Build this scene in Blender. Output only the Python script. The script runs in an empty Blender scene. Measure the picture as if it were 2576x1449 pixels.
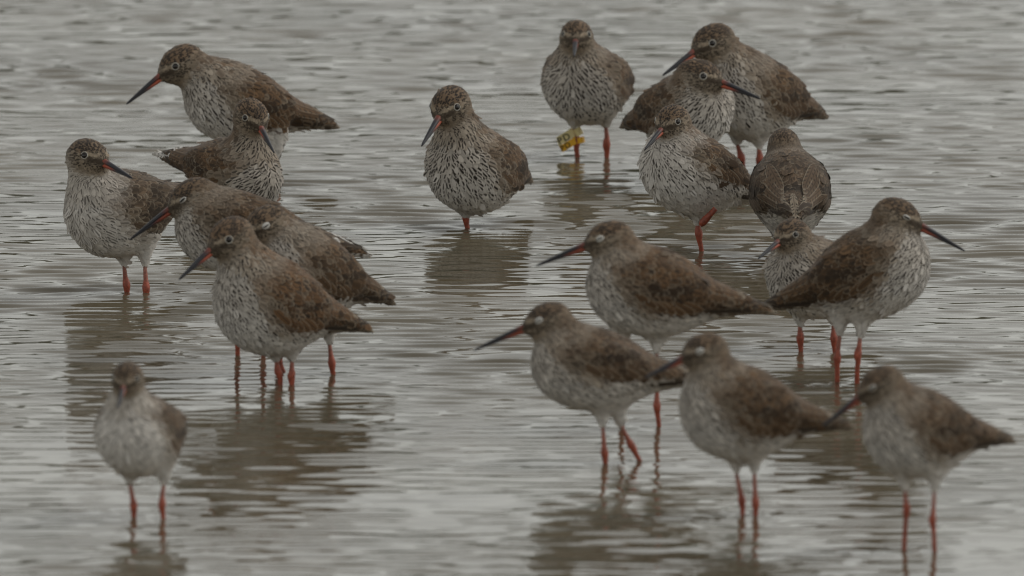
import bpy, math, random
import numpy as np
from mathutils import Vector, Matrix

# ------------------------------------------------------------------ camera, sky, light, exposure
scene = bpy.context.scene
PITCH = math.radians(7.0)           # the camera looks down on the shallows by this much
DIST = 25.0                         # metres from lens to the middle of the flock
FRAME_W = 1.08                      # metres of water across the frame at that distance
IMG_W, IMG_H = 2576.0, 1449.0       # measuring grid used for the positions noted below
cam_pos = np.array([0.0, -DIST*math.cos(PITCH), DIST*math.sin(PITCH)])
CF = np.array([0.0, math.cos(PITCH), -math.sin(PITCH)])
CR = np.array([1.0, 0.0, 0.0])
CU = np.array([0.0, math.sin(PITCH), math.cos(PITCH)])

scene.render.engine = 'CYCLES'
scene.cycles.filter_width = 1.15
cam_data = bpy.data.cameras.new("camera")
cam = bpy.data.objects.new("camera", cam_data)
scene.collection.objects.link(cam)
cam.location = cam_pos
cam.rotation_euler = (math.pi/2 - PITCH, 0, 0)
cam_data.sensor_width = 36.0
cam_data.lens = 36.0*DIST/FRAME_W
cam_data.clip_start = 0.5
cam_data.clip_end = 5000.0
cam_data.dof.use_dof = True
cam_data.dof.focus_distance = DIST + 0.10
cam_data.dof.aperture_fstop = 13.5
scene.camera = cam

world = bpy.data.worlds.new("World")
scene.world = world
world.use_nodes = True
SUN_EL, SUN_AZ = math.radians(50), math.radians(75)
nt = world.node_tree
nt.nodes.clear()
sky = nt.nodes.new("ShaderNodeTexSky")
sky.sky_type = 'NISHITA'
sky.sun_disc = False
sky.sun_elevation = SUN_EL
sky.sun_rotation = SUN_AZ
sky.air_density = 1.0
sky.dust_density = 1.0
sky.ozone_density = 1.0
hsv = nt.nodes.new("ShaderNodeHueSaturation")       # cloud cover takes the blue out of the sky
hsv.inputs['Saturation'].default_value = 0.12
bg = nt.nodes.new("ShaderNodeBackground")
bg.inputs['Strength'].default_value = 0.15
out = nt.nodes.new("ShaderNodeOutputWorld")
nt.links.new(sky.outputs[0], hsv.inputs['Color'])
tint = nt.nodes.new("ShaderNodeMix"); tint.data_type = 'RGBA'; tint.blend_type = 'MULTIPLY'
tint.inputs[0].default_value = 1.0
tint.inputs[7].default_value = (1.0, 0.995, 0.935, 1)
nt.links.new(hsv.outputs[0], tint.inputs[6])
nt.links.new(tint.outputs[2], bg.inputs['Color'])
nt.links.new(bg.outputs[0], out.inputs['Surface'])

sun_data = bpy.data.lights.new("sun", 'SUN')
sun_data.energy = 0.5
sun_data.angle = math.radians(25)
sun_data.color = (1.0, 0.96, 0.9)
sun = bpy.data.objects.new("sun", sun_data)
scene.collection.objects.link(sun)
sd = Vector((math.sin(SUN_AZ)*math.cos(SUN_EL), math.cos(SUN_AZ)*math.cos(SUN_EL), math.sin(SUN_EL)))
sun.rotation_euler = sd.to_track_quat('Z', 'Y').to_euler()

scene.view_settings.view_transform = 'Standard'
scene.view_settings.look = 'None'
scene.view_settings.gamma = 1.0
scene.view_settings.use_curve_mapping = False
scene.view_settings.exposure = -0.06

random.seed(7)
rng = np.random.default_rng(11)
COL = scene.collection

# ------------------------------------------------------------------ measuring helpers
def ray(u, v):
    k = FRAME_W/IMG_W/DIST
    return CF + CR*(u-IMG_W/2)*k - CU*(v-IMG_H/2)*k

def on_water(u, v):
    d = ray(u, v)
    return cam_pos + d*(-cam_pos[2]/d[2])

def at_y(u, v, y):
    d = ray(u, v)
    return cam_pos + d*((y-cam_pos[1])/d[1])

def unit_at(p):                      # metres per measuring pixel at the distance of p
    return FRAME_W/IMG_W*np.dot(p-cam_pos, CF)/DIST

# ------------------------------------------------------------------ mesh helpers
def new_mesh(name, verts, faces, mat=None, smooth=True):
    me = bpy.data.meshes.new(name)
    verts = np.asarray(verts, dtype=np.float32).reshape(-1, 3)
    if isinstance(faces, np.ndarray):
        n, k = faces.shape
        me.vertices.add(len(verts)); me.vertices.foreach_set('co', verts.ravel())
        me.loops.add(n*k); me.loops.foreach_set('vertex_index', faces.astype(np.int32).ravel())
        me.polygons.add(n)
        me.polygons.foreach_set('loop_start', np.arange(0, n*k, k, dtype=np.int32))
        me.polygons.foreach_set('loop_total', np.full(n, k, dtype=np.int32))
        me.update(calc_edges=True); me.validate()
    else:
        me.from_pydata(verts.tolist(), [], faces); me.update()
    if smooth:
        me.polygons.foreach_set('use_smooth', np.ones(len(me.polygons), dtype=bool))
    if mat is not None:
        me.materials.append(mat)
    return me

def link(name, me, parent=None):
    o = bpy.data.objects.new(name, me)
    COL.objects.link(o)
    if parent is not None:
        o.parent = parent
    return o

def vcol(me, name, arr):             # per-vertex colour attribute
    a = me.attributes.new(name, 'FLOAT_COLOR', 'POINT')
    a.data.foreach_set('color', np.asarray(arr, dtype=np.float32).ravel())

def norm(v):
    v = np.asarray(v, float)
    return v/np.maximum(np.linalg.norm(v, axis=-1, keepdims=True), 1e-9)

def sstep(a, b, x):
    t = np.clip((x-a)/(b-a), 0, 1)
    return t*t*(3-2*t)

def tube(points, radii, seg=10, flat=None):
    """tapered tube through points (closed with end fans)"""
    P = np.asarray(points, float); n = len(P)
    V = []; F = []
    ref = np.array([0.31, 0.92, 0.23])
    for i in range(n):
        t = norm(P[min(i+1, n-1)]-P[max(i-1, 0)])
        a = norm(np.cross(t, ref)); b = np.cross(t, a)
        for j in range(seg):
            an = 2*math.pi*j/seg
            V.append(P[i]+radii[i]*(math.cos(an)*a+math.sin(an)*b))
    for i in range(n-1):
        for j in range(seg):
            k = (j+1) % seg
            F.append([i*seg+j, i*seg+k, (i+1)*seg+k, (i+1)*seg+j])
    V.append(P[0]); V.append(P[-1])
    for j in range(seg):
        k = (j+1) % seg
        F.append([n*seg, k, j]); F.append([n*seg+1, (n-1)*seg+j, (n-1)*seg+k])
    return np.array(V), F

def sphere_mesh(seg=16, rings=10):
    V = [(0, 0, 1)]; F = []
    for i in range(1, rings):
        th = math.pi*i/rings
        for j in range(seg):
            ph = 2*math.pi*j/seg
            V.append((math.sin(th)*math.cos(ph), math.sin(th)*math.sin(ph), math.cos(th)))
    V.append((0, 0, -1)); L = len(V)-1
    for j in range(seg):
        k = (j+1) % seg
        F.append([0, 1+j, 1+k]); F.append([L, L-seg+k, L-seg+j])
    for i in range(rings-2):
        for j in range(seg):
            k = (j+1) % seg
            F.append([1+i*seg+j, 1+(i+1)*seg+j, 1+(i+1)*seg+k, 1+i*seg+k])
    return np.array(V, float), F

def torus_mesh(R, r, seg=24, rs=8):
    V = []; F = []
    for i in range(seg):
        a = 2*math.pi*i/seg
        for j in range(rs):
            b = 2*math.pi*j/rs
            V.append(((R+r*math.cos(b))*math.cos(a), (R+r*math.cos(b))*math.sin(a), r*math.sin(b)))
    for i in range(seg):
        for j in range(rs):
            F.append([i*rs+j, ((i+1) % seg)*rs+j, ((i+1) % seg)*rs+(j+1) % rs, i*rs+(j+1) % rs])
    return np.array(V, float), F

# ------------------------------------------------------------------ materials
class NT:
    def __init__(self, name):
        self.m = bpy.data.materials.new(name); self.m.use_nodes = True
        self.t = self.m.node_tree; self.b = self.t.nodes["Principled BSDF"]
    def n(self, typ, **kw):
        x = self.t.nodes.new(typ)
        for k, v in kw.items(): setattr(x, k, v)
        return x
    def l(self, a, b): self.t.links.new(a, b)
    def val(self, x, sock):
        if hasattr(x, 'links') or hasattr(x, 'is_linked'): self.l(x, sock)
        else: sock.default_value = x
    def math(self, op, a, b=0.0, c=None, clamp=False):
        x = self.n('ShaderNodeMath', operation=op, use_clamp=clamp)
        self.val(a, x.inputs[0]); self.val(b, x.inputs[1])
        if c is not None: self.val(c, x.inputs[2])
        return x.outputs[0]
    def ss(self, v, lo, hi):
        x = self.n('ShaderNodeMapRange', interpolation_type='SMOOTHSTEP')
        self.val(v, x.inputs[0]); self.val(lo, x.inputs[1]); self.val(hi, x.inputs[2])
        return x.outputs[0]
    def mix(self, f, a, b, mode='MIX'):
        x = self.n('ShaderNodeMix', data_type='RGBA', blend_type=mode)
        self.val(f, x.inputs[0]); self.val(a, x.inputs[6]); self.val(b, x.inputs[7])
        return x.outputs[2]
    def attr(self, name): return self.n('ShaderNodeAttribute', attribute_name=name)
    def noise(self, scale, detail=3, coord=None, rough=0.5):
        x = self.n('ShaderNodeTexNoise'); x.inputs['Scale'].default_value = scale
        x.inputs['Detail'].default_value = detail; x.inputs['Roughness'].default_value = rough
        if coord is None:
            coord = self.n('ShaderNodeTexCoord').outputs['Object']
        self.l(coord, x.inputs['Vector'])
        return x.outputs['Fac']

def plumage_material():
    k = NT("plumage")
    base = k.attr("fcol"); mark = k.attr("fmark"); par = k.attr("fpar")
    uv = k.n('ShaderNodeSeparateXYZ'); k.l(k.attr("fuv").outputs['Vector'], uv.inputs[0])
    u = k.math('ABSOLUTE', uv.outputs[0]); v = uv.outputs[1]
    p = k.n('ShaderNodeSeparateXYZ'); k.l(par.outputs['Vector'], p.inputs[0])
    width, bars, fringe = p.outputs[0], p.outputs[1], p.outputs[2]
    # centre mark: widest near the tip, narrow at the root
    w = k.math('MULTIPLY', width, k.math('ADD', 0.55, k.math('MULTIPLY', v, 0.55)))
    m = k.ss(k.math('SUBTRACT', w, u), -0.20, 0.16)
    m = k.math('MULTIPLY', m, k.ss(v, 0.97, 0.86))
    # cross bars along the vane
    bar = k.math('SINE', k.math('MULTIPLY', k.math('SUBTRACT', v, k.math('MULTIPLY', u, 0.10)), 44.0))
    bar = k.math('MULTIPLY', k.ss(bar, 0.1, 0.7), bars)
    bar = k.math('MULTIPLY', bar, k.ss(u, 0.15, 0.55))
    m = k.math('MAXIMUM', m, bar, clamp=True)
    m = k.math('MULTIPLY', m, mark.outputs['Alpha'])
    col = k.mix(m, base.outputs['Color'], mark.outputs['Color'])
    # pale worn edge
    fr = k.math('MAXIMUM', k.ss(u, 0.70, 0.95), k.ss(v, 0.88, 0.98))
    fr = k.math('MULTIPLY', fr, fringe)
    pale = k.mix(0.75, base.outputs['Color'], (0.50, 0.44, 0.34, 1))
    col = k.mix(fr, col, pale)
    # barb grain
    g = k.noise(900, 2)
    col = k.mix(1.0, col, k.mix(g, (0.78, 0.78, 0.78, 1), (1.2, 1.2, 1.2, 1)), 'MULTIPLY')
    k.l(col, k.b.inputs['Base Color'])
    k.b.inputs['Roughness'].default_value = 0.75
    k.b.inputs['Specular IOR Level'].default_value = 0.25
    k.b.inputs['Sheen Weight'].default_value = 0.08
    return k.m

def body_material():
    k = NT("down")
    a = k.attr("bcol"); g = k.noise(400, 3)
    k.l(k.mix(1.0, a.outputs['Color'], k.mix(g, (0.7, 0.7, 0.7, 1), (1.2, 1.2, 1.2, 1)), 'MULTIPLY'), k.b.inputs['Base Color'])
    k.b.inputs['Roughness'].default_value = 0.9
    return k.m

def horn_material():
    k = NT("bill_horn")
    a = k.attr("bcol"); g = k.noise(350, 3)
    k.l(k.mix(1.0, a.outputs['Color'], k.mix(g, (0.75, 0.75, 0.75, 1), (1.2, 1.2, 1.2, 1)), 'MULTIPLY'), k.b.inputs['Base Color'])
    k.b.inputs['Roughness'].default_value = 0.42
    return k.m

def leg_material():
    k = NT("leg_skin")
    a = k.attr("bcol"); g = k.noise(260, 4, rough=0.7)
    c = k.mix(k.ss(g, 0.35, 0.7), (0.62, 0.6, 0.6, 1), (1.2, 1.15, 1.1, 1))
    k.l(k.mix(1.0, a.outputs['Color'], c, 'MULTIPLY'), k.b.inputs['Base Color'])
    k.b.inputs['Roughness'].default_value = 0.5
    bmp = k.n('ShaderNodeBump'); bmp.inputs['Strength'].default_value = 0.4; bmp.inputs['Distance'].default_value = 0.0005
    k.l(k.noise(700, 2), bmp.inputs['Height']); k.l(bmp.outputs[0], k.b.inputs['Normal'])
    return k.m

def plain(name, col, rough=0.5, grain=0.15, scale=300, spec=0.5):
    k = NT(name); g = k.noise(scale, 3)
    lo = tuple(c*(1-grain) for c in col)+(1,); hi = tuple(min(1, c*(1+grain)) for c in col)+(1,)
    k.l(k.mix(g, lo, hi), k.b.inputs['Base Color'])
    k.b.inputs['Roughness'].default_value = rough
    k.b.inputs['Specular IOR Level'].default_value = spec
    return k.m

def water_material():
    k = NT("murky_water")
    g = k.noise(2.2, 4)
    k.l(k.mix(k.ss(g, 0.3, 0.7), (0.100, 0.082, 0.053, 1), (0.138, 0.113, 0.074, 1)), k.b.inputs['Base Color'])
    k.b.inputs['Roughness'].default_value = 0.04
    k.b.inputs['IOR'].default_value = 1.333
    co = k.n('ShaderNodeTexCoord').outputs['Object']
    mp = k.n('ShaderNodeMapping'); mp.inputs['Scale'].default_value = (0.35, 1, 1); k.l(co, mp.inputs['Vector'])
    bmp = k.n('ShaderNodeBump'); bmp.inputs['Strength'].default_value = 0.15; bmp.inputs['Distance'].default_value = 0.0012
    k.l(k.noise(75, 2, mp.outputs[0]), bmp.inputs['Height']); k.l(bmp.outputs[0], k.b.inputs['Normal'])
    return k.m

M_PLUM, M_BODY, M_HORN, M_LEG = plumage_material(), body_material(), horn_material(), leg_material()
M_EYE = plain("eye_dark", (0.012, 0.008, 0.006), 0.06, 0.1)
M_RING = plain("eye_ring_white", (0.50, 0.47, 0.41), 0.8, 0.35, 900)
M_LID = plain("eyelid_pale", (0.55, 0.53, 0.49), 0.7, 0.2)
M_FLAG_PALE = plain("flag_pale_plastic", (0.90, 0.76, 0.38), 0.35, 0.12, 120)
M_FLAG_ORANGE = plain("flag_orange_plastic", (0.98, 0.50, 0.03), 0.35, 0.12, 120)
M_INK = plain("flag_ink", (0.02, 0.018, 0.015), 0.6)
M_WATER = water_material()

# ------------------------------------------------------------------ flock data (filled in measuring pixels)
# c: middle of body, t: tail tip, h: middle of head, b: bill tip, w: waterline under the body
# legs: (hip, ankle joint, waterline);  near: does the bird face towards the lens (+1) or away (-1)
B = {}
def bird(key, label, **kw):
    kw['label'] = label; B[key] = kw

bird('A', 'redshank in left profile at upper left, hunched with dark-tipped bill angled down',
     c=(605, 268), t=(850, 320), h=(455, 162), b=(317, 259), L=275, ws=1.0, hs=0.98, w=478, warm=0.4,
     legs=[((640, 380), (648, 430), (650, 474)), ((690, 380), (696, 436), (698, 482))])
bird('B', 'slender-necked redshank facing right with barred tail cocked up, behind the white-breasted one',
     c=(585, 435), t=(402, 392), h=(634, 292), b=(692, 383), L=270, ws=0.86, hs=0.86, w=580, dark=1.25, hr=0.86, nr=0.84,
     legs=[((678, 505), (680, 540), (681, 578)), ((640, 520), (640, 550), (640, 585))], cocked=1)
bird('C', 'white-breasted redshank at far left, head turned right over its shoulder, on two red legs',
     c=(305, 535), t=(520, 478), h=(222, 396), b=(335, 445), L=285, ws=1.06, hs=1.1, w=734, dark=0.7, grey=1, wl=-10, wingdark=0.5,
     legs=[((310, 640), (318, 715), (320, 734)), ((364, 640), (367, 722), (368, 738))], )
bird('D', 'dozing redshank with long bill laid across the white-breasted bird, eyes closed',
     c=(610, 590), t=(940, 645), h=(482, 498), b=(325, 600), L=330, ws=1.0, hs=1.05, w=896, closed=2, paletail=1,
     legs=[((597, 720), (597, 850), (598, 893)), ((660, 720), (662, 850), (662, 898))])
bird('E', 'dozing redshank half hidden behind the warm brown one, pale eyelid shut',
     c=(775, 690), t=(990, 765), h=(668, 566), b=(548, 652), L=275, ws=1.05, hs=1.12, w=938, closed=1,
     legs=[((690, 850), (700, 900), (712, 934)), ((826, 836), (834, 912), (838, 941))])
bird('F', 'fluffed warm brown redshank in front of the left cluster, red-based bill pointing down left',
     c=(684, 772), t=(935, 834), h=(578, 598), b=(450, 700), L=285, ws=1.18, hs=1.28, w=967, warm=0.95, hr=1.06,
     legs=[((690, 880), (700, 935), (706, 967)), ((736, 880), (733, 945), (734, 968))])
bird('G', 'out-of-focus redshank facing the viewer at lower left',
     c=(352, 1095), t=(445, 1098), h=(320, 952), b=(297, 1026), L=280, ws=1.0, hs=1.06, nr=0.8, w=1303, dark=0.6, grey=0.8, hr=0.82, wl=-8, wingdark=0.8,
     legs=[((322, 1190), (337, 1272), (337, 1303)), ((412, 1190), (408, 1268), (410, 1306))])
bird('H', 'round redshank alone in the middle standing on one leg',
     c=(1196, 430), t=(1330, 455), h=(1131, 266), b=(1060, 365), L=275, ws=1.1, hs=1.1, w=572, dark=1.15, nr=0.9,
     legs=[((1166, 520), (1171, 545), (1176, 572))])
bird('I', 'redshank facing the viewer at top, wearing yellow leg flags',
     c=(1477, 214), t=(1566, 226), h=(1450, 92), b=(1444, 140), L=275, ws=1.03, hs=1.0, w=397, dark=1.35, hr=0.86, nr=0.84,
     legs=[((1441, 290), (1449, 352), (1454, 396)), ((1524, 290), (1526, 362), (1527, 397))])
bird('J', 'rearmost redshank at upper right in left profile, blue-black bill over its neighbour',
     c=(1895, 245), t=(2077, 295), h=(1793, 108), b=(1665, 187), L=275, ws=1.0, hs=1.08, w=432, 
     legs=[((1848, 335), (1864, 395), (1872, 430)), ((1908, 345), (1911, 400), (1912, 434))])
bird('K', 'redshank facing right at upper right with red and black bill crossing its neighbour',
     c=(1722, 285), t=(1570, 318), h=(1760, 196), b=(1912, 245), L=265, ws=1.0, hs=1.0, w=470, dark=1.15,
     legs=[((1715, 370), (1716, 430), (1716, 468)), ((1765, 370), (1766, 430), (1766, 472))])
bird('L', 'pale-fronted redshank standing on one red leg, other leg tucked into its belly',
     c=(1742, 440), t=(1948, 512), h=(1690, 306), b=(1620, 375), L=290, ws=0.98, hs=1.04, w=634, hr=0.85, wl=38, dark=0.85, nr=0.9,
     legs=[((1752, 535), (1757, 585), (1765, 634))], tucked=((1800, 525), (1768, 560)))
bird('M', 'redshank seen from behind at right, facing away with closed brown back',
     c=(1988, 488), t=(1998, 552), h=(1972, 362), b=(1968, 340), L=270, ws=1.03, hs=1.0, w=655, away=1, grey=0.8, hr=0.84, nr=0.66, fluff=0.45,
     legs=[((1955, 580), (1956, 620), (1957, 655)), ((2020, 580), (2021, 620), (2022, 657))])
bird('N', 'small streaked redshank peeking out behind the large right-facing bird, short red bill',
     c=(2050, 700), t=(2215, 720), h=(1990, 592), b=(1905, 648), L=270, ws=0.98, hs=1.0, w=882, dark=1.2, hr=0.85,
     legs=[((2012, 790), (2013, 850), (2014, 882)), ((2096, 790), (2098, 850), (2100, 884))])
bird('O', 'large right-facing redshank at right edge of the flock, eyes narrowed, two red legs',
     c=(2185, 690), t=(1908, 786), h=(2258, 546), b=(2428, 628), L=308, ws=1.05, hs=1.18, w=962,
     legs=[((2116, 815), (2106, 900), (2106, 962)), ((2170, 820), (2158, 890), (2156, 966))], closed=2)
bird('P', 'long-bodied dozing redshank in left profile, centre right, tail touching its neighbour',
     c=(1640, 735), t=(1952, 788), h=(1532, 603), b=(1348, 665), L=318, ws=1.06, hs=1.16, w=1070, closed=1, warm=0.5,
     legs=[((1652, 860), (1652, 1020), (1657, 1070)), ((1562, 860), (1564, 1020), (1566, 1058))])
bird('Q', 'walking redshank with white eyelid and long dark bill, centre foreground',
     c=(1495, 930), t=(1795, 965), h=(1378, 808), b=(1190, 878), L=305, ws=1.0, hs=1.05, w=1164, closed=1, warm=0.4, grey=0.5, wl=30,
     legs=[((1513, 1045), (1521, 1140), (1523, 1166)), ((1550, 1045), (1588, 1120), (1612, 1162))])
bird('R', 'blurred redshank with white eyelid, right foreground, bill over the walking bird',
     c=(1865, 1040), t=(2150, 1078), h=(1772, 885), b=(1620, 947), L=300, ws=1.06, hs=1.24, w=1296, closed=1,
     legs=[((1848, 1160), (1866, 1258), (1868, 1294)), ((1896, 1160), (1901, 1264), (1901, 1298))])
bird('S', 'most blurred redshank at lower right corner on long legs, bill down left',
     c=(2315, 1090), t=(2555, 1112), h=(2215, 970), b=(2065, 1070), L=285, ws=1.05, hs=1.14, w=1385, closed=2, warm=0.3, grey=0.4,
     legs=[((2273, 1205), (2281, 1280), (2274, 1385)), ((2352, 1205), (2346, 1306), (2350, 1390))])

# ------------------------------------------------------------------ the water sheet
FEET = []
for k in B:
    for lg in B[k]['legs']:
        FEET.append(on_water(*lg[2]))

def build_water():
    def axis(lo, hi, step, far):
        core = np.arange(lo, hi+step, step)
        s, p, up = step, core[-1], []
        while p < far: s *= 1.25; p += s; up.append(p)
        s, p, dn = step, core[0], []
        while p > -far: s *= 1.25; p -= s; dn.append(p)
        return np.concatenate([np.array(dn[::-1]), core, np.array(up)])
    xs = axis(-0.66, 0.66, 0.0065, 1500.0)
    ys = axis(on_water(1288, 1500)[1], on_water(1288, -40)[1], 0.0042, 1500.0)
    X, Y = np.meshgrid(xs, ys)
    g = np.random.default_rng(3)
    Z = np.zeros_like(X)
    def field(wl, spread, n):                       # sum of crossing wave trains with crests along x
        z = np.zeros_like(X); 
        for i in range(n):
            lam = wl*math.exp(g.normal(0, 0.16)); th = g.normal(0, spread)
            kk = 2*math.pi/lam
            z += np.cos(kk*(math.cos(th)*Y+math.sin(th)*X)+g.uniform(0, 6.28))/kk
        return z/math.sqrt(n)
    def patch(scale, n=8):                          # slow on/off of a wave train, 0..1
        z = np.zeros_like(X)
        for i in range(n):
            a = g.uniform(0, 6.28); kk = 2*math.pi/(scale*math.exp(g.normal(0, 0.3)))
            z += np.cos(kk*(math.cos(a)*X*1.0+math.sin(a)*Y*0.38)+g.uniform(0, 6.28))
        return sstep(-0.9, 0.9, z/math.sqrt(n/2)/1.2)
    far = sstep(0.15, 2.3, Y); near = sstep(-0.85, -2.1, Y)
    mid = 1-np.maximum(far, near)
    yv = lambda v: on_water(1288, v)[1]
    lull = sstep(yv(900), yv(1010), Y)*sstep(yv(1330), yv(1190), Y)        # a smoother reach in front of the flock
    calm = (1-0.15*sstep(yv(850), yv(1050), Y))*(1-0.32*lull)
    Z += field(0.034, 0.17, 28)*(0.130*mid+0.050)*(0.40+0.80*patch(0.45))*calm
    Z += field(0.045, 0.30, 24)*(0.040+0.042*far)*(0.20+1.05*patch(0.35))*calm
    Z += field(0.072, 0.55, 22)*(0.010+0.056*far+0.052*near)*(0.15+1.15*patch(0.30))*calm
    Z += field(0.140, 0.60, 16)*(0.005+0.010*far+0.008*near)
    Z += field(0.42, 0.6, 10)*0.005
    Z += field(0.0225, 0.30, 18)*0.032*patch(0.35)*calm
    for f in FEET:                                  # rings spreading from each leg
        r = np.hypot(X-f[0], (Y-f[1]))
        msk = r < 0.16
        kk = 2*math.pi/0.022
        Z[msk] += (np.cos(kk*r[msk])*np.exp(-r[msk]/0.04)/kk*0.12)
    fx = np.minimum(1, 0.0065*1.6/np.maximum(np.gradient(xs), 1e-6))**2
    fy = np.minimum(1, 0.0042*1.6/np.maximum(np.gradient(ys), 1e-6))**2
    Z *= fx[None, :]*fy[:, None]
    nx, ny = len(xs), len(ys)
    V = np.stack([X, Y, Z], -1).reshape(-1, 3)
    i = np.arange(nx*ny).reshape(ny, nx)
    F = np.stack([i[:-1, :-1], i[:-1, 1:], i[1:, 1:], i[1:, :-1]], -1).reshape(-1, 4)
    o = link("water", new_mesh("water", V, F, M_WATER))
    o["kind"] = "structure"
    o["label"] = "shallow grey rippled water reflecting an overcast sky"
build_water()

def build_added_bank():  # added bank, never in view; its reflection lays dark lines on the ripples
    """an added wooded bank, out of frame, put in so the ripples mirror something dark"""
    g = np.random.default_rng(8)
    nx, prof = 700, [(-6, -0.5), (-5, 5.0), (-3.5, 9.6), (0, 12.8), (5, 14.2), (11, 12.5), (16, 8.0), (18, -0.5)]
    xs = np.linspace(-420, 420, nx)
    hgt = 1.0+0.10*np.interp(xs, np.linspace(-420, 420, 60), g.normal(0, 1, 60))+0.07*g.normal(0, 1, nx)
    V = []
    for j, (dy, z) in enumerate(prof):
        yy = 150+dy+8*np.sin(xs/70)+g.normal(0, 0.5, nx)
        zz = np.where(z > 0, z*hgt+g.normal(0, 0.35, nx), z)
        V.append(np.stack([xs, yy, zz], -1))
    V = np.concatenate(V); i = np.arange(nx*len(prof)).reshape(len(prof), nx)
    F = np.stack([i[:-1, :-1], i[:-1, 1:], i[1:, 1:], i[1:, :-1]], -1).reshape(-1, 4)
    o = link("added_mangrove_bank", new_mesh("added_mangrove_bank", V, F, plain("added_bank_foliage", (0.032, 0.040, 0.024), 0.8, 0.5, 0.6), smooth=False))
    o["kind"] = "stuff"; o["label"] = "added dark mangrove bank out of view, put in to darken the ripple reflections"
build_added_bank()

# ------------------------------------------------------------------ bird body as a smooth distance field
def sd_ell(p, c, r, R=None):
    q = p-c
    if R is not None: q = q@R
    r = np.asarray(r, float)
    k0 = np.linalg.norm(q/r, axis=-1); k1 = np.linalg.norm(q/(r*r), axis=-1)
    return k0*(k0-1)/np.maximum(k1, 1e-6)

def sd_cone(p, a, b, ra, rb, sc=(1, 1, 1)):
    sc = np.asarray(sc, float)
    a = np.asarray(a, float); b = np.asarray(b, float)
    q = (p-a)/sc; d = (b-a)/sc
    t = np.clip((q@d)/np.dot(d, d), 0, 1)
    return (np.linalg.norm(q-t[..., None]*d, axis=-1)-(ra+(rb-ra)*t))*sc.min()

def smin(a, b, k):
    h = np.maximum(k-np.abs(a-b), 0)/k
    return np.minimum(a, b)-h*h*k*0.25

def surface_nets(f, lo, hi, step):
    xs = [np.arange(lo[i], hi[i]+step, step) for i in range(3)]
    G = np.stack(np.meshgrid(*xs, indexing='ij'), -1)
    D = f(G.reshape(-1, 3)).reshape(G.shape[:3])
    S = D < 0
    n = np.array(D.shape)-1
    acc = np.zeros(tuple(n)+(3,)); cnt = np.zeros(tuple(n))
    corners = [(i, j, k) for i in (0, 1) for j in (0, 1) for k in (0, 1)]
    def sl(A, c): return A[c[0]:c[0]+n[0], c[1]:c[1]+n[1], c[2]:c[2]+n[2]]
    for a in corners:
        for ax in range(3):
            if a[ax] == 0:
                b = list(a); b[ax] = 1
                da, db = sl(D, a), sl(D, b)
                cr = (da < 0) != (db < 0)
                t = np.where(cr, da/np.where(cr, da-db, 1), 0)
                for q in range(3):
                    acc[..., q] += np.where(cr, a[q]+(t if q == ax else 0), 0)
                cnt += cr
    act = cnt > 0
    idx = -np.ones(tuple(n), dtype=np.int64)
    idx[act] = np.arange(act.sum())
    cell = np.argwhere(act)
    V = (cell+acc[act]/cnt[act][:, None])*step+np.array([x[0] for x in xs])
    quads = []
    for ax in range(3):
        u, v = (ax+1) % 3, (ax+2) % 3
        s0 = [slice(1, n[q]) for q in range(3)]; s1 = list(s0)
        s0[ax] = slice(0, n[ax]); s1[ax] = slice(1, n[ax]+1)
        A, Bb = S[tuple(s0)], S[tuple(s1)]
        pos = np.argwhere(A != Bb)
        fl = A[A != Bb]
        base = pos.copy(); base[:, u] += 1; base[:, v] += 1
        def gi(du, dv):
            c = base.copy(); c[:, u] -= du; c[:, v] -= dv
            return idx[c[:, 0], c[:, 1], c[:, 2]]
        q = np.stack([gi(1, 1), gi(0, 1), gi(0, 0), gi(1, 0)], -1)
        q[~fl] = q[~fl][:, ::-1]
        quads.append(q)
    Q = np.concatenate(quads)
    Q = Q[(Q >= 0).all(1)]
    return V, Q

class FeatherBatch:
    """many small feathers joined in one mesh, each a curved vane lying on the body"""
    def __init__(self):
        self.V = []; self.F = []; self.uv = []; self.col = []; self.mk = []; self.par = []; self.n = 0
    def add(self, P, uv, F, col, mk, par):      # P (N, k, 3), one colour per feather
        N, k = P.shape[:2]
        self.V.append(P.reshape(-1, 3)); self.uv.append(np.tile(uv, (N, 1)))
        self.F.append((F[None]+(np.arange(N)*k)[:, None, None]+self.n).reshape(-1, 4))
        for lst, a in ((self.col, col), (self.mk, mk), (self.par, par)):
            lst.append(np.repeat(a, k, 0))
        self.n += N*k
    def build(self, name, parent):
        V = np.concatenate(self.V); me = new_mesh(name, V, np.concatenate(self.F), M_PLUM)
        c = np.concatenate(self.col); vcol(me, "fcol", np.c_[c, np.ones(len(c))])
        vcol(me, "fmark", np.concatenate(self.mk))
        for nm, arr in (("fpar", np.concatenate(self.par)), ("fuv", np.c_[np.concatenate(self.uv), np.zeros(len(V))])):
            a = me.attributes.new(nm, 'FLOAT_VECTOR', 'POINT')
            a.data.foreach_set('vector', arr.astype(np.float32).ravel())
        return link(name, me, parent)

def vane(rows, prof):
    uv = []; F = []
    for i, v in enumerate(rows):
        for c in (-1, 0, 1): uv.append((c, v))
    for i in range(len(rows)-1):
        for c in range(2):
            a = i*3+c; F.append((a, a+1, a+4, a+3))
    return np.array(uv, float), np.array(F), np.repeat(np.array(prof), 3)
ROWS = [0.0, 0.4, 0.8, 1.0]
UV_S, F_S, W_S = vane(ROWS, [0.5, 1.0, 0.85, 0.22])
UV_L, F_L, W_L = vane(np.linspace(0, 1, 9), [0.35, 0.75, 0.95, 1.0, 1.0, 0.97, 0.88, 0.68, 0.22])

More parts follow.
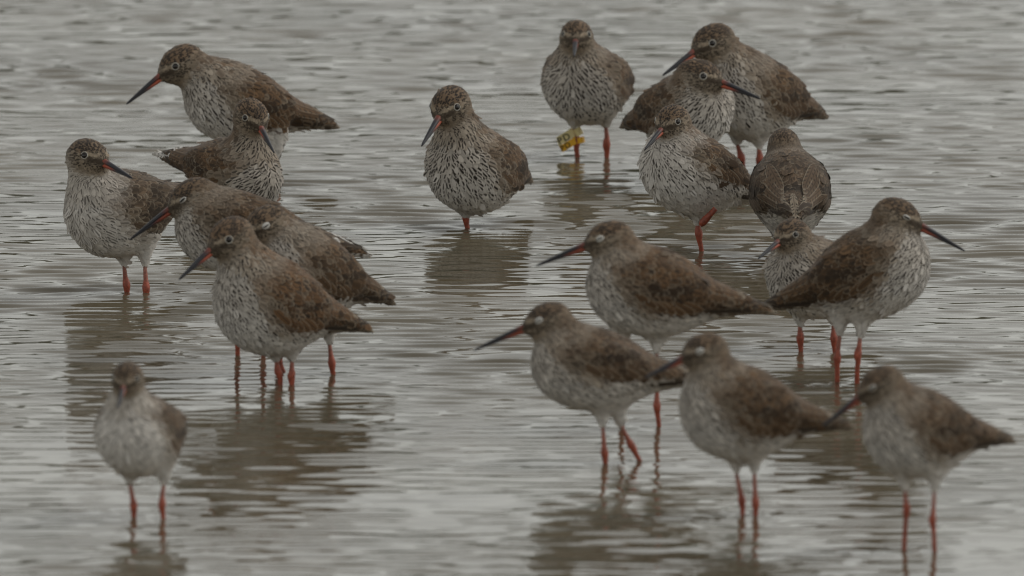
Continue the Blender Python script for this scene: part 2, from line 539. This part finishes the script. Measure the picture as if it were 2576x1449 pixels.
WHITE = np.array([0.68, 0.645, 0.60]); BUFF = np.array([0.30, 0.24, 0.175])
BROWN = np.array([0.118, 0.070, 0.036]); WARM = np.array([0.160, 0.084, 0.038]); GREYB = np.array([0.112, 0.080, 0.054])
DARK = np.array([0.026, 0.020, 0.016]); DKBR = np.array([0.042, 0.028, 0.018])
SPH = sphere_mesh(); RING = torus_mesh(1.0, 0.12)

def lerp(a, b, t):
    return a*(1-t[..., None])+b*t[..., None]

def build_bird(key, s):
    g = np.random.default_rng(sum(map(ord, key))*17+5)
    base = np.mean([on_water(*lg[2]) for lg in s['legs']], axis=0)
    Y0 = on_water(s['c'][0], s['w'])[1]
    u = unit_at(np.array([0, Y0, 0.08]))
    Cw = at_y(s['c'][0], s['c'][1], Y0)
    away = -1 if s.get('away') else 1
    Lb = s['L']; ws, hs = s['ws'], s['hs']; ls = Lb/300.0
    # body axis from the tail tip: the part of its length not seen across the picture lies in depth
    du, dv = s['t'][0]-s['c'][0], s['t'][1]-s['c'][1]
    dz = math.sqrt(max(Lb**2-du*du-dv*dv, 0))*away
    fw = -norm(CR*du-CU*dv+CF*dz)
    lf = norm(np.cross([0, 0, 1.0], fw)); up = np.cross(fw, lf)
    R = np.stack([fw, lf, up], 1)                       # local -> world
    def toL(pw): return ((pw-Cw)@R)/u
    # head
    hy = Y0+fw[1]*105*u*math.sqrt(max(0.2, 1-fw[2]**2))
    Hw = at_y(s['h'][0], s['h'][1], hy)
    hr = s.get('hr', 1.0)*0.97
    BL = 176.0*hr/0.97
    du, dv = s['b'][0]-s['h'][0], s['b'][1]-s['h'][1]
    pl = math.hypot(du, dv); BL = max(BL, pl*1.01)
    dz = -math.sqrt(max(BL**2-pl*pl, 0))*away
    hdw = norm(CR*du-CU*dv+CF*dz)
    hlw = norm(np.cross([0, 0, 1.0], hdw)); huw = np.cross(hdw, hlw)
    H = toL(Hw); hd, hl, hu = hdw@R, hlw@R, huw@R
    HR = np.stack([hd, hl, hu], 1)
    HeR = np.array([60, 43, 47])*hr
    nb = np.array([72*ls, 0, 30*hs]); nk = H-hd*14*hr-hu*12*hr
    legsL = []
    for (hip, ank, wat) in s['legs']:
        Wp = on_water(*wat)
        hp = at_y(hip[0], hip[1], Wp[1]*0.5+Y0*0.5); ap = at_y(ank[0], ank[1], Wp[1])
        legsL.append((toL(hp), toL(ap), toL(Wp)))
    upL = np.array([0, 0, 1.0])@R

    def f_torso(p):
        d = sd_ell(p, np.array([8*ls, 0, 0]), (140*ls, 92*ws, 94*hs))
        d = smin(d, sd_ell(p, np.array([58*ls, 0, 8*hs]), (88*ls, 84*ws, 86*hs)), 40)
        d = smin(d, sd_cone(p, (-20*ls, 0, 0), (-215*ls, 0, 8*hs), 82*hs, 24, (1, ws*0.92, 1)), 40)
        d = smin(d, sd_cone(p, (-180*ls, 0, 8), (-288*ls, 0, 0), 30, 7, (1, 1.2, 0.5)), 24)
        for sd in (-1, 1):
            d = smin(d, sd_ell(p, np.array([-12*ls, sd*68*ws, 14*hs]), (118*ls, 27, 58*hs)), 18)
            d = smin(d, sd_cone(p, (-60*ls, sd*50*ws, 18*hs), (-272*ls, sd*11, 8), 46*hs, 6, (1, 0.8, 0.9)), 16)
        return d
    def f_head(p):
        d = sd_ell(p, H, HeR, HR)
        d = smin(d, sd_cone(p, H+hd*18*hr+hu*2*hr, H+hd*66*hr+hu*3*hr, 36*hr, 10*hr), 18)
        return d
    def f_neck(p):
        return sd_cone(p, nb, nk, 72*min(ws, hs)*s.get('nr', 1.0), 44*hr)
    def f(p):
        d = smin(f_torso(p), f_neck(p), 42)
        d = smin(d, f_head(p), 22)
        for hp, ap, wp in legsL:
            dirn = norm(ap-hp)
            e = hp+dirn*24
            d = smin(d, sd_cone(p, hp+upL*46, e, 34, 8), 22)
        return d
    def grad(p):
        return fgrad(p)[1]
    def fgrad(p):
        e = 1.0; f0 = f(p)
        return f0, np.stack([f(p+np.eye(3)[i]*e)-f0 for i in range(3)], -1)/e
    def project(p, it=2, normals=False):
        for _ in range(it):
            dd, gr = fgrad(p)
            p = p-gr*(dd/np.maximum((gr*gr).sum(-1), 0.2))[..., None]
        return (p, norm(gr)) if normals else p
    pts = np.array([[-310*ls, -130*ws, -135*hs], [160*ls, 130*ws, 125*hs]]+[H-80, H+80])
    for hp, ap, wp in legsL:
        pts = np.vstack([pts, hp-20, hp+20, hp+norm(ap-hp)*44])
    lo, hi = pts.min(0)-14, pts.max(0)+14
    V, Q = surface_nets(f, lo, hi, 8.0)

    # ---- colour zones, in bird coordinates
    brown = lerp(lerp(BROWN[None], WARM[None], np.array([s.get('warm', 0.15)])), GREYB[None], np.array([s.get('grey', 0.0)*0.7]))[0]
    dark = s.get('dark', 1.0)
    xk = np.array([-310, -200, -110, -40, 20, 70, 105, 140])*ls
    zk = np.array([-12, -14, -24, -36, -30, -6, 26, 70])*hs+s.get('wl', 0)*np.array([0.3, 0.6, 1, 1, 0.8, 0.4, 0, 0])
    nfw = norm(norm(np.array([hd[0], hd[1], 0])*0.6+np.array([1.0, 0, 0])))
    k1, k2, k3 = g.uniform(0, 6.28, 3)
    def zones(p, n):
        N = len(p)
        jit = g.normal(0, 7, N)
        soft = 7+22*sstep(-20, 60, p[:, 0])
        back = sstep(-soft, soft, p[:, 2]-np.interp(p[:, 0], xk, zk)+jit)
        dh = f_head(p); dn = np.minimum(f_neck(p), dh)
        isneck = sstep(28, 6, dn)*sstep(10*hs, 60*hs, p[:, 2])
        facing = n@nfw
        nape = sstep(0.55, -0.10, facing+g.normal(0, .14, N))
        back = np.maximum(back*(1-isneck), isneck*nape*0.85)
        ishead = sstep(12, 2, dh)
        q = (p-H)@HR/hr
        # belly stays clean white, breast and flanks are streaked
        st = sstep(-84-34*(dark-1), -30-40*(dark-1), p[:, 2]/hs+0.20*p[:, 0]/ls+g.normal(0, 14, N))*sstep(-230, -90, p[:, 0]/ls)
        st = np.maximum(st, isneck)
        zz = p[:, 2]-np.interp(p[:, 0], xk, zk)
        under = lerp(WHITE[None], BUFF[None]*1.0, np.maximum(sstep(-70, 20, p[:, 2]/hs)*0.5*min(1.1, dark**2), (0.85 if dark >= 1 else 0.5)*sstep(-50, -4, zz+g.normal(0, 8, N))*sstep(-80, 10, p[:, 0]))*np.ones(N))
        # wing coverts below, scapulars above, a darker seam between; buff shoulder by the breast
        px = p/np.array([ls, ws, hs])
        nz = (np.sin(px[:, 0]/17+1.3*np.sin(px[:, 2]/23+k1))+np.sin(px[:, 2]/13+px[:, 0]/29+k2)+np.sin(px[:, 0]/9-px[:, 2]/11+k3)*0.7)/2.7
        bcol = np.tile(brown, (N, 1))*(0.88+0.30*nz+g.normal(0, 0.14, N))[:, None].clip(0.35, 1.6)
        seam = sstep(16, 6, np.abs(zz-48*hs+0.25*p[:, 0]))*sstep(60, 10, p[:, 0])
        bcol *= (1-0.55*seam)[:, None]
        cov = sstep(50*hs, 30*hs, zz+0.25*p[:, 0])*sstep(60, 0, p[:, 0])*sstep(-260, -150, p[:, 0])
        bcol *= (1-cov*(1-s.get('wingdark', 0.86)))[:, None]
        sho = sstep(2, 34, px[:, 0])*sstep(112, 74, px[:, 0])*sstep(-26, 0, zz)*sstep(52, 26, zz)
        bcol = lerp(bcol, np.tile(BUFF*0.72, (N, 1)), sho*(g.random(N) < 0.75)*0.75)
        col = lerp(under, bcol, back)
        # head pattern
        lat = np.abs(q[:, 1])
        crown = sstep(18, 28, q[:, 2]+np.where(q[:, 0] > 30, -4, 4)+g.normal(0, 2, N))
        hc = lerp(np.tile(BUFF*0.88, (N, 1)), np.tile(GREYB*1.6*0.65+brown*0.5, (N, 1)), np.maximum(crown, 0.5*sstep(0, -30, q[:, 0])))
        throat = sstep(-10, -28, q[:, 2]+g.normal(0, 3, N))*sstep(-25, 10, q[:, 0])
        hc = lerp(hc, np.tile(BUFF*1.15, (N, 1)), throat*0.85)
        sup = sstep(15, 18, q[:, 2])*sstep(26, 22, q[:, 2])*sstep(26, 36, q[:, 0])*sstep(9, 14, lat)
        hc = lerp(hc, np.tile(BUFF*1.25, (N, 1)), sup*0.75)
        lore = sstep(-1, 4, q[:, 2])*sstep(17, 13, q[:, 2])*sstep(30, 42, q[:, 0])
        hc = lerp(hc, np.tile(DKBR, (N, 1)), lore*0.85)
        col = lerp(col, hc*1.0, ishead)
        return col, back, st, ishead, isneck, crown, throat, q, sup, lore

    Nn = norm(grad(V))
    z = zones(V, Nn)
    root = bpy.data.objects.new("redshank", None); COL.objects.link(root)
    root.empty_display_size = 0.03
    root.location = base
    root["label"] = s['label']; root["category"] = "bird"; root["group"] = "redshanks resting in shallow water"
    def W(p): return (np.asarray(p)@R.T)*u+Cw-base            # bird coordinates -> metres about the feet
    me = new_mesh("body", W(V), Q, M_BODY)
    vcol(me, "bcol", np.c_[z[0]*0.8, np.ones(len(V))])
    link("body", me, root)

    # ---- scatter the small feathers over the surface
    tri = V[Q]; a1 = np.linalg.norm(np.cross(tri[:, 1]-tri[:, 0], tri[:, 2]-tri[:, 0]), axis=-1)
    ncand = 26000
    fi = g.choice(len(Q), ncand, p=a1/a1.sum())
    uu, vv = g.random(ncand)[:, None], g.random(ncand)[:, None]
    P = (tri[fi, 0]*(1-uu)+tri[fi, 1]*uu)*(1-vv)+(tri[fi, 3]*(1-uu)+tri[fi, 2]*uu)*vv
    dh = f_head(P); hn = sstep(30, 4, dh)
    rad = 9.0-4.0*hn
    face = ((P-H)@HR/hr)[:, 0] > 30
    rad = np.where(face & (dh < 6), 4.0, rad)
    keep = []
    lev = np.round(rad, 0)
    for r in np.unique(lev):                              # one feather per small cell of the surface
        ii = np.flatnonzero(lev == r)
        cellid = np.floor(P[ii]/(max(r, 4)*1.12)+g.random(3)).astype(np.int64)
        _, first = np.unique(cellid@np.array([1, 4001, 4001*4001]), return_index=True)
        keep.extend(ii[first])
    keep = np.array(keep)
    P, n = project(P[keep], 1, True); N = len(P)
    col, back, st, ishead, isneck, crown, throat, q, sup, lore = zones(P, n)
    # lie of the feathers: away from the bill on the head, backwards and down on the body
    flow_b = np.tile([-1.0, 0, -0.42], (N, 1)); flow_b[:, 2] += 0.30*back
    flow_b[:, 1] += 0.10*np.sign(P[:, 1])
    flow_h = np.tile(-hd-hu*0.25, (N, 1))
    flow_n = np.tile(-upL*0.9-np.array([0.45, 0, 0]), (N, 1))
    hb = sstep(30, 2, f_head(P)); nbk = isneck*(1-hb)
    flow = flow_b*(1-hb-nbk)[:, None]+flow_h*hb[:, None]+flow_n*nbk[:, None]
    flow += g.normal(0, 0.10, (N, 3))
    flow = norm(flow-n*(flow*n).sum(-1)[:, None])
    side = np.cross(n, flow)
    hs_ = np.maximum(ishead, 0.75*sstep(40, 10, f_head(P)))
    length = (26+12*back)*(1-hs_)+13*hs_*hr; length *= g.uniform(0.85, 1.2, N)
    length = np.where((q[:, 0] > 34) & (ishead > .5), 8, length)
    width = (6.6+4.0*back)*(1-hs_)+4.0*hs_*hr; width *= g.uniform(0.85, 1.15, N)
    v = UV_S[:, 1]; cc = UV_S[:, 0]
    FP = P[:, None]+flow[:, None]*((v-0.35)[None, :, None]*length[:, None, None])+side[:, None]*((cc*W_S)[None, :, None]*width[:, None, None])
    sh = FP.shape
    fp, gn = project(FP.reshape(-1, 3), 1, True)
    lift = g.uniform(1.2, 4.6, N)*np.where(g.random(N) < 0.025, 2.6, 1.0)*(1-0.55*hs_)*s.get('fluff', 1.0)
    hgt = (-0.8+v[None]**1.3*lift[:, None]*1.0+0.5*(1-np.abs(cc))[None]).reshape(-1)
    fp = (fp+gn*hgt[:, None]).reshape(sh)
    # per-feather colouring
    var = g.normal(1, 0.10, N)[:, None]
    col = col*var
    rufous = (g.random(N) < 0.08+0.2*s.get('warm', 0.15))*back*(1-ishead)
    col = lerp(col, np.tile(BUFF*0.85, (N, 1)), rufous*0.45)
    streak = st*(1-back)*(1-ishead)*(g.random(N) < 0.78*min(1, 0.5+0.5*dark))
    m_str = np.clip(streak*0.98*min(1.15, 0.45+0.6*dark)*g.uniform(0.75, 1.05, N), 0, 1)
    m_back = back*(1-ishead)*g.uniform(0.30, 1.0, N)**0.8
    m_head = ishead*(0.85+0.15*crown)*(1-throat*0.7)*(1-sup)*(1-lore)*(g.random(N) < 0.68)
    alpha = np.maximum(np.maximum(m_str, m_back), m_head)
    mk = np.where(back[:, None] > 0.5, DKBR*0.85, DARK*1.15)
    mkc = np.c_[np.tile(mk, (1, 1)), alpha]
    wd = np.where(back > 0.5, g.uniform(0.12, 0.55, N), g.uniform(0.24, 0.46, N)*(0.5+0.5*dark)); wd = np.where(ishead > 0.5, 0.75, wd)
    brs = np.where((back > 0.5) & (ishead < .5), (g.random(N) < 0.4)*0.8, 0)
    frg = np.where((back > 0.5) & (ishead < .5), g.random(N)**2*0.38, 0)
    par = np.stack([wd, brs, frg], -1)
    wing_m = (back > 0.5) & (ishead < 0.3) & (isneck < 0.4) & (P[:, 0] < 70*ls) & (np.abs(P[:, 1]) > 16)
    Wfp = W(fp.reshape(-1, 3)).reshape(sh)
    wings = {}
    for nm, sel in (("plumage", ~wing_m), ("wing_l", wing_m & (P[:, 1] > 0)), ("wing_r", wing_m & (P[:, 1] <= 0))):
        fb = FeatherBatch(); fb.add(Wfp[sel], UV_S, F_S, col[sel], mkc[sel], par[sel])
        o = fb.build("plumage" if nm == "plumage" else "wing", root)
        if nm == "plumage": o["kind"] = "stuff"
        else: wings[1 if nm == "wing_l" else -1] = o

    # ---- large feathers of the folded wing and tail, one object each
    def long_feather(name, parent, a, b, hw, lift0, lift1, colr, markc, par3, droop=0.0, free=0.0):
        v = UV_L[:, 1]; c = UV_L[:, 0]
        ctr = a[None]*(1-v)[:, None]+b[None]*v[:, None]
        ctr = ctr+np.array([0, 0, 1.0])*(4*v*(1-v)*droop)[:, None]
        surf = project(ctr.copy(), 3)
        fr = np.clip((v-0.55)/0.45, 0, 1)*free               # tip may leave the body
        ctr = surf*(1-fr)[:, None]+ctr*fr[:, None]
        n_ = norm(grad(surf)); al = norm(b-a)
        sd_ = norm(np.cross(n_, al))
        p = ctr+sd_*(c*W_L*hw)[:, None]
        ps = project(p.copy(), 2); p = ps*(1-fr)[:, None]+p*fr[:, None]
        p = p+n_*(lift0+(lift1-lift0)*v+0.8*(1-np.abs(c)))[:, None]
        fb = FeatherBatch()
        fb.add(W(p)[None], UV_L, F_L, np.array([colr]), np.array([markc]), np.array([par3]))
        return fb.build(name, parent)
    for sd in (1, -1):
        o = wings[sd]
        for i in range(6):                                    # greater coverts along the wing's lower edge
            x0 = (48-i*24)*ls; z0 = np.interp(x0-20, xk, zk)+24*hs
            a = np.array([x0, sd*100*ws, z0]); b = np.array([x0-58*ls, sd*96*ws, z0-20*hs])
            long_feather("covert_feather", o, a, b, 11, 1.6, 3.6, brown*g.uniform(0.8, 1.05), np.r_[DKBR, 0.8], (0.16, 0.5, 0.42))
        for i in range(5):                                    # tertials
            t = i/4
            a = np.array([(-20-22*i)*ls, sd*(48+26*t)*ws, (70-52*t)*hs]); b = np.array([(-165-22*i)*ls, sd*(26-2*t)*ws, (42-26*t)*hs])
            long_feather("tertial_feather", o, a, b, 12, 2.6, 5.0-0.4*i, brown*g.uniform(0.85, 1.15), np.r_[DKBR*0.9, 0.9], (0.10, 1.0, 0.34))
        for i in range(3):                                    # primaries reaching the tail tip
            a = np.array([-130*ls, sd*(44-3*i)*ws, (-4+5*i)*hs]); b = np.array([(-262-14*i)*ls, sd*(15-3*i), 10+3*i])
            long_feather("primary_feather", o, a, b, 9, 2.4, 4.0+0.8*i, DKBR*1.2, np.r_[DARK, 0.6], (0.10, 0.0, 0.30), free=0.5)
    for i in range(5):
        y = (i-2)
        a = np.array([-185*ls, y*9, 16-abs(y)*3]); b = np.array([(-306+5*abs(y)-(16 if s.get('cocked') else 0))*ls, y*(9 if not s.get('cocked') else 15), 5-abs(y)*4+(14 if s.get('cocked') else 0)])
        long_feather("tail_feather", root, a, b, 10, 4.0, 2.6, (WHITE*1.0 if s.get('cocked') or s.get('paletail') else BUFF*0.8), np.r_[DARK, 0.95], (0.06, 1.0, 0.3), free=0.8)

    # ---- bill: two mandibles, red at the base and black towards the tip
    b0 = H+hd*58*hr+hu*4*hr; b1 = H+hd*BL+hu*-1
    for nm, sgn, red in (("upper_mandible", 1, 0.14), ("lower_mandible", -1, 0.40)):
        ts = np.linspace(0, 1, 14); seg = 10; vs = []; cs_ = []
        for t in ts:
            c0 = b0*(1-t)+b1*t+hu*sgn*(5.2*(1-t)**1.1+1.1)*hr*0.8+hu*(-3.0*t*t*hr)
            ry = (7.6*(1-t)**0.8+2.0)*hr; rz = (5.4*(1-t)**0.9+1.7)*hr
            if t == 1: ry *= 0.5; rz *= 0.5
            for j in range(seg):
                an = 2*math.pi*j/seg
                vs.append(c0+hl*math.cos(an)*ry+hu*math.sin(an)*rz)
                w = float(sstep(red-0.20, red+0.14, np.array(t)))
                w = max(w, 0.45*float(sgn > 0)*(math.sin(an) > 0.2))
                cs_.append(np.r_[np.array([0.42, 0.085, 0.038])*(0.65 if s.get('closed') else 1.0)*(1-w)+np.array([0.022, 0.021, 0.026])*w, 1])
        fs = [[i*seg+j, i*seg+(j+1) % seg, (i+1)*seg+(j+1) % seg, (i+1)*seg+j] for i in range(13) for j in range(seg)]
        fs.append(list(range(13*seg, 14*seg))); fs.append(list(range(seg))[::-1])
        me = new_mesh(nm, W(np.array(vs)), fs, M_HORN); vcol(me, "bcol", np.array(cs_)); link(nm, me, root)

    # ---- eyes
    for sd in (1, -1):
        e0 = project((H+hd*30*hr+hl*sd*44*hr+hu*19*hr)[None])[0]
        en = norm(grad(e0[None])[0])
        ex = norm(hd-en*(hd@en)); ey = np.cross(en, ex)
        E = np.stack([ex, ey, en], 1)
        if s.get('closed', 0) == 0:
            me = new_mesh("eye", W((SPH[0]*np.array([8.2, 8.2, 6.0])*hr)@E.T+e0-en*1.2), SPH[1], M_EYE)
            o = link("eye", me, root)
            me = new_mesh("eye_ring", W((RING[0]*np.array([9.0, 8.8, 10])*hr)@E.T+e0+en*0.9), RING[1], M_RING)
            link("eye_ring", me, o)
        else:
            k = 1.0 if s['closed'] == 1 else 0.72
            me = new_mesh("eyelid", W((SPH[0]*np.array([11.5, 8.6*k, 5.5])*hr)@E.T+e0+en*0.8), SPH[1], M_LID)
            o = link("eyelid", me, root)
            sl = [e0+ex*x*hr+ey*sd*(0.5-0.006*x*x)*hr+en*(6.2-0.022*x*x)*hr for x in np.linspace(-10, 10, 9)]
            tv, tf = tube(sl, [0.6, 1.2, 1.5, 1.6, 1.6, 1.6, 1.5, 1.2, .6] if k == 1 else [1.0, 1.8, 2.6, 2.9, 2.9, 2.9, 2.6, 1.8, 1.0], 6)
            link("eyelid_slit", new_mesh("eyelid_slit", W(tv), tf, M_EYE), o)

    # ---- legs
    RED = np.array([0.370, 0.085, 0.046])
    for hp, ap, wp in legsL:
        d1 = norm(ap-hp); d2 = norm(wp-ap); deep = wp+d2*120
        L1, L2 = np.linalg.norm(ap-hp), np.linalg.norm(wp-ap)
        pts = [hp+d1*2, hp+d1*L1*0.45, ap-d1*18, ap-d1*7, ap, ap+d2*9, ap+d2*20, ap+d2*34, deep]
        pts = [p+g.normal(0, 0.6, 3) for p in pts]
        rr = [4.6, 5.0, 6.2, 8.8, 10.2, 9.0, 6.8, 6.0, 6.2]
        tv, tf = tube(pts, rr, 12)
        cl = np.zeros((len(tv), 4)); cl[:, 3] = 1
        pal = np.array([0.34, 0.26, 0.22])
        for i in range(len(pts)):
            t = [0.75, 0.35, 0.08, 0, 0, 0, 0, 0, 0][i]
            cl[i*12:(i+1)*12, :3] = RED*(1-t)+pal*t
        cl[-2:, :3] = RED
        me = new_mesh("leg", W(tv), tf, M_LEG); vcol(me, "bcol", cl); link("leg", me, root)
    if s.get('tucked'):
        a, b = s['tucked']
        pa, pb = toL(at_y(a[0], a[1], Y0-0.035)), toL(at_y(b[0], b[1], Y0-0.034))
        tv, tf = tube([pa, pa*0.6+pb*0.4, pa*0.25+pb*0.75, pb, pb+(pb-pa)*0.2], [7, 7.5, 9.5, 10, 6], 10)
        me = new_mesh("tucked_leg", W(tv), tf, M_LEG); vcol(me, "bcol", np.tile(np.r_[RED*0.8, 1], (len(tv), 1))); link("tucked_leg", me, root)
    return root, base, u

ROOTS = {}
for key in B:
    ROOTS[key] = build_bird(key, B[key])

# ------------------------------------------------------------------ the ringed bird's leg flags
def leg_flags():
    root, base, u = ROOTS['I']
    y = on_water(1452, 396)[1]-9*u
    def P(a, b, dy=0.0): return at_y(a, b, y+dy)-base
    def flag(name, quad, mat):
        """bent plastic strip: a wing of the flag plus the sleeve round the leg"""
        q = [P(*p) for p in quad]; th = np.array([0, 1.6*u, 0])
        nx = 6; V = []; F = []
        for i in range(nx+1):
            t = i/nx; bow = np.array([0, -math.sin(t*math.pi)*1.2*u, 0])
            a = q[0]*(1-t)+q[1]*t+bow; b = q[3]*(1-t)+q[2]*t+bow
            V += [a, b, b+th, a+th]
        for i in range(nx):
            for j in range(4):
                F.append([i*4+j, i*4+(j+1) % 4, (i+1)*4+(j+1) % 4, (i+1)*4+j])
        F.append([3, 2, 1, 0]); F.append([nx*4+k for k in range(4)])
        # sleeve
        top, bot = (q[1]+q[1]-q[0]*0-q[1]), (q[2])
        c0 = q[1]+np.array([11*u, 9*u, -2*u]); c1 = q[2]+np.array([11*u, 9*u, 2*u])
        tv, tf = tube([c0, c0*0.5+c1*0.5, c1], [11.5*u]*3, 16)
        k = len(V); V = np.vstack([np.array(V), tv]); F += [[k+i for i in f] for f in tf]
        return link(name, new_mesh(name, V, F, mat, smooth=False), root)
    fa = flag("leg_flag", [(1399, 346), (1438, 322), (1447, 343), (1406, 367)], M_FLAG_PALE)
    fb = flag("leg_flag", [(1406, 368), (1447, 344), (1450, 362), (1415, 383)], M_FLAG_ORANGE)
    fa["label"] = "pale yellow upper leg flag marked PD"; fb["label"] = "orange lower leg flag marked PD"
    for fl, (x, yv), sz, par in ((fa, (1407, 364), 19, None), (fb, (1413, 381), 15.5, None)):
        cu = bpy.data.curves.new("flag_lettering", 'FONT'); cu.body = "P D"
        cu.size = sz*1.30*u; cu.extrude = 0.12*u; cu.offset = 0.12*u; cu.space_word = 0.45
        tmp = bpy.data.objects.new("flag_lettering", cu); COL.objects.link(tmp)
        dg = bpy.context.evaluated_depsgraph_get()
        me = bpy.data.meshes.new_from_object(tmp.evaluated_get(dg))
        bpy.data.objects.remove(tmp)
        me.materials.clear(); me.materials.append(M_INK)
        o = link("flag_lettering", me, fl)
        o.location = P(x, yv, -3.2*u)
        o.rotation_euler = (math.radians(90), math.radians(-29), 0)
leg_flags()
